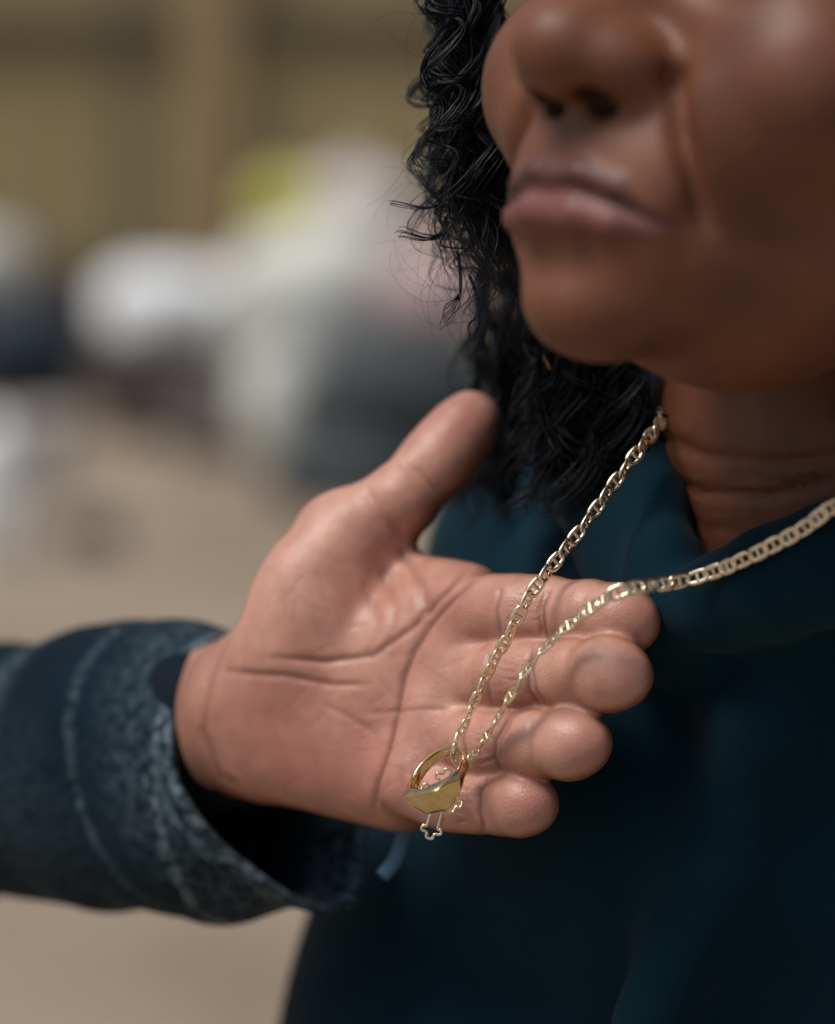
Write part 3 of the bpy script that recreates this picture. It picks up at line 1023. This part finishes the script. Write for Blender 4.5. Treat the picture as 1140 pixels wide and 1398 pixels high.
def build_hand(root):
    lo = np.array([-125, 690, -115.0]); hi = np.array([85, 930, 55.0])
    V, Q = mesh_sdf(hand_sdf, lo, hi, 1.1, newton=1)
    V, Q = split_quads(V, Q)
    V = snap(hand_sdf, V, 0.6)
    N = normals(hand_sdf, V)
    x, y = proj(V)
    view = -V / np.linalg.norm(V, axis=1)[:, None]
    nv = (N * view).sum(1)
    facing = np.clip((nv + 0.05) / 0.3, 0, 1)
    disp = np.zeros(len(V)); pig = np.zeros(len(V))
    for pl, w, dep, pg in CREASES:
        d, t = seg_dist2d(x, y, pl)
        g = np.exp(-(d / w) ** 2) * np.clip(np.minimum(t, 1 - t) * 8 + 0.15, 0, 1)
        disp += 0.72 * dep * g * facing
        g2 = np.exp(-(d / (w * 0.75)) ** 2) * np.clip(np.minimum(t, 1 - t) * 6 + 0.1, 0, 1)
        pig = np.maximum(pig, min(0.9, pg * 1.15) * g2 * facing)
    nz = SineNoise(5, 0.16); nz2 = SineNoise(6, 0.5)
    # no furrows right where two fingers press together
    fd = np.sort(np.stack([fing(V, F[1:], 3.0) for F in (F_INDEX, F_MIDDLE, F_RING, F_PINKY)], 1), axis=1)
    disp *= np.clip((fd[:, 1] - fd[:, 0] - 0.4) / 2.2, 0, 1) * np.where(fd[:, 0] < 6, 1, 0) + np.where(fd[:, 0] < 6, 0, 1)
    disp += -0.22 * nz(V) - 0.05 * nz2(V)
    # nails: thin pale rims at the far side of the tips
    nail = np.zeros(len(V))
    V2 = V - N * disp[:, None]
    # palmar skin is paler; it turns brown round the edges towards the back of the hand
    pdir = np.array([-0.25, -0.95, 0.15]); pdir /= np.linalg.norm(pdir)
    pm = N @ pdir
    palm = np.clip((pm - 0.12) / 0.5, 0, 1); palm = palm * palm * (3 - 2 * palm)
    wristm = np.clip((330 - x) / 50, 0, 1)
    palm = palm * (1 - 0.35 * wristm)
    bl = np.zeros(len(V))  # redder skin on the pads; over the palm heel it also paints in shade
    for (cx, cy, rr, s) in ((862, 850, 40, .35), (850, 920, 45, .3), (800, 1015, 42, .6), (725, 1097, 35, .6), (430, 1060, 90, .5), (560, 900, 60, .4),
                            (640, 1060, 60, .3), (400, 1020, 110, .8), (500, 1020, 90, .75), (600, 820, 60, .45), (640, 590, 60, .35), (480, 860, 60, -.0), (520, 1080, 60, .5)):
        bl = np.maximum(bl, s * np.exp(-((x - cx) ** 2 + (y - cy) ** 2) / rr ** 2))
    o = mk('body', c2w(V2), Q, M_HAND, root, attrs={'palm': palm, 'crease': pig, 'blush_shade': bl * facing, 'nail': nail})
    # finger nails on the back of the tips, free edge just showing
    mn, nt, b = new_mat('nail')
    b.inputs['Base Color'].default_value = (0.50, 0.36, 0.28, 1)
    b.inputs['Roughness'].default_value = 0.3
    b.inputs['Subsurface Weight'].default_value = 0.1
    b.inputs['Subsurface Radius'].default_value = (0.003, 0.0015, 0.001)
    for F in (F_INDEX, F_MIDDLE, F_RING, F_PINKY, THUMB):
        dip = PH(*F[-3][:3]); tip = PH(*F[-2][:3]); R = F[-2][3] * 1.06
        ax = tip - dip; ax /= np.linalg.norm(ax)
        if F is THUMB:
            bk = np.array([0.1, 0.98, 0.0])
        else:
            bk = np.array([0.80, 0.60, 0.0])
        bk = bk - ax * (bk @ ax); bk /= np.linalg.norm(bk)
        sd = np.cross(ax, bk)
        nu, nv_ = 11, 9
        Vn = []
        for sh in (0, 1):
            for i in range(nu):
                th = (i / (nu - 1) - 0.5) * 2 * 1.0
                for j in range(nv_):
                    u = j / (nv_ - 1)
                    ln = -6 + u * (R + 6 - (-0.5 if F in (F_INDEX, F_PINKY) else 0.1) - 2.6 * (th ** 2))
                    rr = R * (0.93 - 0.10 * u ** 2) + (0.0 if sh == 0 else 0.45)
                    curve = math.cos(min(max(ln, 0) / (R * 1.25), 1.0) * 1.15)
                    Vn.append(tip + ax * ln + (bk * math.cos(th) * (0.35 + 0.65 * curve) + sd * math.sin(th) * 0.92) * rr)
        Qn = []
        m = nu * nv_
        for i in range(nu - 1):
            for j in range(nv_ - 1):
                a = i * nv_ + j
                Qn.append([a, a + nv_, a + nv_ + 1, a + 1])
                Qn.append([m + a, m + a + 1, m + a + nv_ + 1, m + a + nv_])
        for i in range(nu - 1):
            for e in (0, nv_ - 1):
                a = i * nv_ + e
                Qn.append([a, a + nv_, m + a + nv_, m + a])
        for j in range(nv_ - 1):
            for e in (0, (nu - 1) * nv_):
                a = e + j
                Qn.append([a, a + 1, m + a + 1, m + a])
        mk('nail', c2w(np.array(Vn)), Qn, mn, o)
    return o


def build_sleeve(root):
    A0 = P(395, 1052, 0.838)
    ax = np.array([-0.76, 0.65, -0.075]); ax /= np.linalg.norm(ax)       # away from the cuff, back up the arm
    up = np.array([0, 0, 1.0]); up -= ax * (up @ ax); up /= np.linalg.norm(up)
    nr = np.cross(up, ax)
    if nr[1] > 0: nr = -nr                                            # towards the camera
    ns, nt_ = 150, 200
    n1 = SineNoise(41, 0.07); n2 = SineNoise(42, 0.025); n3 = SineNoise(43, 0.2)
    th = np.linspace(0, 2 * np.pi, nt_, endpoint=False)
    rim = np.interp(th, np.radians([0, 45, 90, 120, 145, 170, 200, 250, 300, 360]), [19, 20, 15, 4, -8, -15, -14, -4, 8, 19])

    def wall(off):
        V = np.zeros((ns, nt_, 3))
        for i in range(ns):
            u = i / (ns - 1)
            s = u * 190.0
            c = A0 + ax * s
            rv = 42.0 + 1.2 * math.exp(-((s - 52) / 9) ** 2) - 0.8 * math.exp(-((s - 45) / 3) ** 2) - 0.03 * s
            rh = 30 + 2.0 * math.exp(-((s - 55) / 12) ** 2) + 0.05 * s
            start = rim * math.exp(-s / 60)
            V[i] = c + np.cos(th)[:, None] * up * (rv + off) + np.sin(th)[:, None] * nr * (rh + off) + ax * start[:, None]
        f = V.reshape(-1, 3)
        w = np.stack([f @ ax * 1.8, f @ up * 0.7, f @ nr * 0.7], 1)
        dis = 2.0 * n1(w) + 2.6 * n2(w) + 0.35 * n3(w)
        cen = A0 + ((f - A0) @ ax)[:, None] * ax
        rad = f - cen; rad /= np.linalg.norm(rad, axis=1)[:, None]
        return f + rad * dis[:, None]
    Vo = wall(0.0); Vi = wall(-2.4)
    i, j = np.meshgrid(np.arange(ns - 1), np.arange(nt_), indexing='ij')
    i = i.ravel(); j = j.ravel(); j2 = (j + 1) % nt_
    Qo = np.stack([i * nt_ + j, i * nt_ + j2, (i + 1) * nt_ + j2, (i + 1) * nt_ + j], 1)
    Qi = Qo[:, ::-1] + len(Vo)
    jj = np.arange(nt_); jj2 = (jj + 1) % nt_
    Qr = np.stack([jj, jj + len(Vo), jj2 + len(Vo), jj2], 1)
    V = np.vstack([Vo, Vi]); Q = np.vstack([Qo, Qi, Qr])
    x, y = proj(V)
    s = (V - A0) @ ax
    wear = np.zeros(len(V))
    outer = np.arange(len(V)) < len(Vo)
    ti = np.tile(np.arange(nt_), 2 * ns)
    # worn edges: hem of the cuff, seam of the cuff band, arm seam
    srow = np.tile(np.repeat(np.arange(ns) / (ns - 1) * 190.0, nt_), 2)
    srel = srow
    wear = np.maximum(wear, 0.85 * np.exp(-((srel - 1.0) / 3.0) ** 2) * np.where(np.abs(th[ti] - 2.6) < 0.7, 0.35, 1.0))
    wear = np.maximum(wear, 0.7 * np.exp(-((srel - 14.0 - 12 * np.sin(th[ti] * 2)) / 2.5) ** 2) * (np.abs(th[ti] - 2.1) < 0.55))
    wear = np.maximum(wear, 0.5 * np.exp(-((srel - 7.0) / 1.2) ** 2))
    sm = np.interp(th, np.radians([0, 50, 90, 150, 200, 360]), [2, 3, 10, 30, 34, 34])[ti]
    wear = np.maximum(wear, 0.8 * np.exp(-((srel - sm) / 2.2) ** 2) * (np.sin(th[ti]) > -0.2))
    wear = np.maximum(wear, 0.3 * np.exp(-((srel - 46.0) / 2.0) ** 2))
    wear = np.maximum(wear, 0.35 * np.exp(-((srel - 90) / 8) ** 2) * np.clip(np.cos(th[ti] - 0.8), 0, 1))
    wear = np.maximum(wear, 0.22 * np.exp(-((srel - 18) / 16) ** 2))
    patch = np.clip(SineNoise(77, 0.06)(V) * 0.5 + 0.1, 0, 1)
    wear = np.maximum(wear, 0.14 * patch)
    wear = np.maximum(wear, 0.55 * (~outer) * np.exp(-((srel - 14) / 10) ** 2))
    o = mk('jacket_sleeve', c2w(V), Q, M_DENIM, root, attrs={'wear': wear})
    return o


def build_inner_cuff(root):
    A0 = P(338, 988, 0.8385)
    ax = np.array([-0.76, 0.65, -0.09]); ax /= np.linalg.norm(ax)
    up = np.array([0, 0, 1.0]); up -= ax * (up @ ax); up /= np.linalg.norm(up)
    nr = np.cross(up, ax)
    if nr[1] > 0: nr = -nr
    ns, nt_ = 26, 90
    n1 = SineNoise(91, 0.12)
    th = np.linspace(0, 2 * np.pi, nt_, endpoint=False)
    rows = []
    for i in range(ns):                      # round hem, then back along the arm
        s = -1.5 if i == 0 else (i - 1) * 1.6
        rr = 21.0 if i == 0 else 22.8 + (1.0 if i in (1, 2) else 0.0) + 0.03 * s
        rib = 0.0 * th
        c = A0 + ax * s
        rows.append(c + np.cos(th)[:, None] * up * (rr + rib)[:, None] * 1.0 + np.sin(th)[:, None] * nr * (rr + rib)[:, None] * 0.88)
    V = np.array(rows).reshape(-1, 3)
    rad = V - (A0 + ((V - A0) @ ax)[:, None] * ax)
    V = V + rad / np.linalg.norm(rad, axis=1)[:, None] * (0.6 * n1(V))[:, None]
    i, j = np.meshgrid(np.arange(ns - 1), np.arange(nt_), indexing='ij')
    i = i.ravel(); j = j.ravel(); j2 = (j + 1) % nt_
    Q = np.stack([i * nt_ + j, i * nt_ + j2, (i + 1) * nt_ + j2, (i + 1) * nt_ + j], 1)
    mk('shirt_cuff', c2w(V), Q, mat_cloth('dark_knit', (0.0025, 0.007, 0.012), (0.005, 0.011, 0.018), weave=3000), root)


helper = empty('person', tuple(c2w(P(-100, 1040, 0.95)[None])[0] * np.array([1, 1, 0])))
tag(helper, 'second person reaching in from the left, denim sleeve, open palm holding up the ring', 'person')
build_hand(helper)
build_sleeve(helper)
build_inner_cuff(helper)

# ------------------------------------------------------------------ ring
RC = P(599, 1058, 0.7465)


def ring_frame():
    e1 = np.array([0.73, 0.0, 0.684])
    n = np.array([-0.684 * 0.88, -0.475, 0.73 * 0.88])
    n /= np.linalg.norm(n)
    e2 = np.cross(n, e1); e2 /= np.linalg.norm(e2)
    if e2[1] > 0: e2 = -e2
    return e1, e2, n


def build_ring():
    e1, e2, n = ring_frame()
    Ri = 7.2
    ph0 = math.radians(138)       # signet centre: from e1 through e2 (near) to -e1
    N = 200
    phs = np.linspace(0, 2 * np.pi, N, endpoint=False)
    V = []
    for ph in phs:
        dph = (ph - ph0 + np.pi) % (2 * np.pi) - np.pi
        w = 1.6 + 2.3 * np.clip((math.cos(dph) - 0.1) / 0.8, 0, 1) ** 1.3        # half width
        ro_band = Ri + 1.15 + 1.0 * np.clip((math.cos(dph) - 0.2) / 0.8, 0, 1)

        def ro(a):
            lim = 0.34 + 0.20 * (a + w) / (2 * w)                                # the face narrows towards the back
            top = (Ri + 1.9) / math.cos(lim)
            if abs(dph) < lim:
                return (Ri + 1.9) / math.cos(dph)
            return ro_band + (top - ro_band) * math.exp(-((abs(dph) - lim) / 0.25) ** 2)
        rows = [(-w + 0.35, Ri), (w - 0.35, Ri), (w - 0.08, Ri + 0.12), (w, Ri + 0.4), (w, ro(w) - 0.30), (w - 0.10, ro(w) - 0.08), (w - 0.32, ro(w)),
                (0, ro(0) + (0.25 if abs(dph) > 0.5 else 0.0)), (-w + 0.32, ro(-w)), (-w + 0.10, ro(-w) - 0.08), (-w, ro(-w) - 0.30), (-w, Ri + 0.4), (-w + 0.08, Ri + 0.12)]
        er = e1 * math.cos(ph) + e2 * math.sin(ph)
        for a, r_ in rows:
            V.append(RC + er * r_ + n * a)
    K = 13
    V = np.array(V)
    i = np.arange(N)[:, None]; j = np.arange(K)[None]
    Q = np.stack([i * K + j, i * K + (j + 1) % K, ((i + 1) % N) * K + (j + 1) % K, ((i + 1) % N) * K + j], -1).reshape(-1, 4)
    o = mk('signet_ring', c2w(V), Q, mat_gold('ring_gold', (0.70, 0.50, 0.24), (0.82, 0.62, 0.33), 0.05, 0.15))
    tag(o, 'gold signet ring with a flat square face hanging on the chain against the palm', 'ring')
    return o


build_ring()


# ------------------------------------------------------------------ wire cross charm
def build_charm():
    C = P(601, 1090, 0.7545)
    a = P(585, 1148, 0.7530) - C; a /= np.linalg.norm(a)        # long arm, pointing down
    b = np.array([0.94, -0.10, -0.33]); b -= a * (b @ a); b /= np.linalg.norm(b)
    half = 1.45

    def arm(dirv, side, L):
        # outline from inner corner, out along one edge, round three buds, back
        pts = [side * half + dirv * half, side * half + dirv * (L - 2.0)]
        pts += [side * 2.3 + dirv * (L - 1.8), side * 2.5 + dirv * (L - 0.6), side * 1.0 + dirv * (L - 0.2),
                side * 0.8 + dirv * (L + 1.0), -side * 0.8 + dirv * (L + 1.0), -side * 1.0 + dirv * (L - 0.2),
                -side * 2.5 + dirv * (L - 0.6), -side * 2.3 + dirv * (L - 1.8)]
        pts += [-side * half + dirv * (L - 2.0), -side * half + dirv * half]
        return pts
    out = []
    for dirv, side, L in ((a, b, 9.4), (-b, a, 5.4), (-a, -b, 6.5), (b, -a, 4.6)):
        out += [C + p for p in arm(dirv, side, L)]
    pts = np.array(out)
    pts = catmull(np.vstack([pts, pts[:1]]), 4)[:-1]
    v, q = tube(pts, 0.42, 6, closed=True)
    o = mk('wire_cross_charm', c2w(v), q, M_GOLD)
    tag(o, 'tiny gold wire cross charm hanging behind and below the signet ring', 'charm')


build_charm()


# ------------------------------------------------------------------ necklace: anchor links
def link_mesh():
    L, W = 6.5, 4.1
    wr, wt = 0.66, 0.48
    parts = []
    n, k = 22, 6
    r = W / 2 - wr
    hl = L / 2 - wr - r
    pts = []
    for i in range(n):
        a = 2 * np.pi * i / n
        c, s = math.cos(a), math.sin(a)
        pts.append([c * r * 1.05 + (hl if c > 0 else -hl if c < 0 else 0) * min(1, abs(c) * 2.2), s * r, 0])
    pts = np.array(pts)
    T = np.roll(pts, -1, 0) - np.roll(pts, 1, 0); T /= np.linalg.norm(T, axis=1)[:, None]
    Nn = np.cross(T, [0, 0, 1.0])
    ang = np.linspace(0, 2 * np.pi, k, endpoint=False) + np.pi / 6
    V = (pts[:, None, :] + wr * np.cos(ang)[None, :, None] * Nn[:, None, :] + wt * np.sin(ang)[None, :, None] * np.array([0, 0, 1.0])).reshape(-1, 3)
    i = np.arange(n)[:, None]; j = np.arange(k)[None]
    Q = np.stack([i * k + j, i * k + (j + 1) % k, ((i + 1) % n) * k + (j + 1) % k, ((i + 1) % n) * k + j], -1).reshape(-1, 4)[:, ::-1]
    parts.append((V, Q))
    parts.append(tube(np.array([[0, -r, 0.05], [0, -r * 0.4, 0.05], [0, r * 0.4, 0.05], [0, r, 0.05]]), 0.55, 6))
    return merge(parts)


def build_necklace():
    # x, y, D, roll of the flat side about the run (degrees; 0 = flat side to the camera)
    left = [(903, 574, .783, 28), (880, 605, .769, 32), (845, 652, .763, 40), (800, 715, .757, 35), (760, 765, .752, 30), (722, 815, .7475, 28),
            (690, 875, .7475, 35), (660, 930, .748, 48), (636, 985, .748, 62), (622, 1012, .7475, 75), (619, 1030, .7455, 85)]
    right = [(619, 1030, .7455, 85), (622, 1040, .752, 80), (640, 1036, .7525, 80), (668, 1000, .7465, 78), (700, 945, .7385, 76), (732, 898, .7355, 70), (775, 855, .7305, 58),
             (815, 825, .7235, 38), (850, 806, .7200, 15), (885, 800, .7235, 5), (930, 793, .7290, 0), (990, 775, .7270, 0), (1060, 742, .718, 0),
             (1110, 714, .711, 0), (1150, 688, .708, 0)]
    ctl = np.array([list(P(*p[:3])) + [p[3]] for p in left + right[1:]])
    near = [[140, 712, 10, 0], [178, 730, 20, 0], [205, 770, 30, 0], [212, 820, 42, 0], [190, 872, 54, 0], [123, 893, 60, 0]]
    far = [[123, 893, 56, 0], [86, 880, 50, 0], [67, 848, 40, 10], [67, 814, 31, 20]]
    ctl = np.vstack([far, ctl, near])
    path = catmull(ctl, 14)
    c = path[:, :3]
    for _ in range(60):
        d = np.minimum(hand_sdf(c), hood_sdf(c) - 3.4 + 100.0 * (c[:, 0] < 60))
        m = (d < 1.7) & (np.arange(len(c)) > 95) & (np.arange(len(c)) < len(c) - 60)
        if not m.any(): break
        u = c / np.linalg.norm(c, axis=1)[:, None]
        c[m] -= u[m] * 0.4
    push = np.linalg.norm(c, axis=1)
    ker = np.ones(9) / 9
    sm = np.convolve(np.pad(push, 4, mode='edge'), ker, mode='valid')
    c *= (np.minimum(sm, push) / push)[:, None]
    path[:, :3] = c
    seg = np.concatenate([[0], np.cumsum(np.linalg.norm(np.diff(path[:, :3], axis=0), axis=1))])
    ringd = np.linalg.norm(path[:, :3] - P(620, 1030, 0.7455), axis=1)
    size = 0.74 + 0.26 * np.clip(ringd / 62.0, 0, 1)
    us = [0.0]
    while us[-1] < seg[-1]:
        us.append(us[-1] + 4.65 * float(np.interp(us[-1], seg, size)))
    us = np.array(us[:-1])
    size = np.interp(us, seg, size)
    path = np.stack([np.interp(us, seg, path[:, k]) for k in range(4)], 1)
    root = empty('necklace', tuple(c2w(path[len(path) // 2, :3][None])[0]))
    tag(root, 'gold anchor link chain necklace running from the neck across the open fingers', 'necklace')
    lv, lq = link_mesh()
    me = bpy.data.meshes.new('link')
    me.from_pydata((lv / 1000).tolist(), [], lq.tolist())
    me.polygons.foreach_set('use_smooth', np.ones(len(me.polygons), dtype=bool))
    me.materials.append(M_GOLD)
    Rw = np.array([[1, 0, 0], [0, cP, sP], [0, -sP, cP]])
    r = np.random.default_rng(3)
    base = world_loc(root)
    T = np.gradient(path[:, :3], axis=0)
    for i in range(len(path)):
        t = T[i] / np.linalg.norm(T[i])
        c = path[i, :3]
        vdir = -c / np.linalg.norm(c)
        z = vdir - t * (vdir @ t); z /= np.linalg.norm(z)
        roll = math.radians(path[i, 3] + (14 if i % 2 else -14) + r.normal(0, 5))
        yv = np.cross(z, t)
        z2 = z * math.cos(roll) + yv * math.sin(roll)
        # pitch each link a little so that it threads through its neighbour
        pt = 0.12 if i % 2 else -0.12
        t2 = t * math.cos(pt) + z2 * math.sin(pt)
        z3 = z2 * math.cos(pt) - t * math.sin(pt)
        y3 = np.cross(z3, t2)
        M = np.stack([t2, y3, z3], 1)
        Mw = Rw @ M * size[i]
        o = bpy.data.objects.new('link', me)
        COL.objects.link(o)
        m4 = Matrix(Mw.tolist()).to_4x4()
        m4.translation = Vector(c2w(c[None])[0] - base)
        o.parent = root
        o.matrix_basis = m4


build_necklace()


# ------------------------------------------------------------------ earring
def build_earring():
    C = P(757, 486, 0.790)
    a = np.linspace(0, 2 * np.pi, 40, endpoint=False)
    e1 = np.array([0.55, 0.80, 0.1]); e1 /= np.linalg.norm(e1)
    e2 = np.array([0.25, -0.05, -0.97]); e2 /= np.linalg.norm(e2)
    path = C + 5.0 * (np.cos(a)[:, None] * e1 + np.sin(a)[:, None] * e2)
    v, q = tube(path, 0.8, 8, closed=True)
    o = mk('hoop_earring', c2w(v), q, mat_gold('earring_gold', (0.42, 0.22, 0.08), (0.52, 0.29, 0.11), 0.3, 0.45))
    tag(o, 'small gold hoop earring half hidden in the curls under the chin', 'earring')


build_earring()
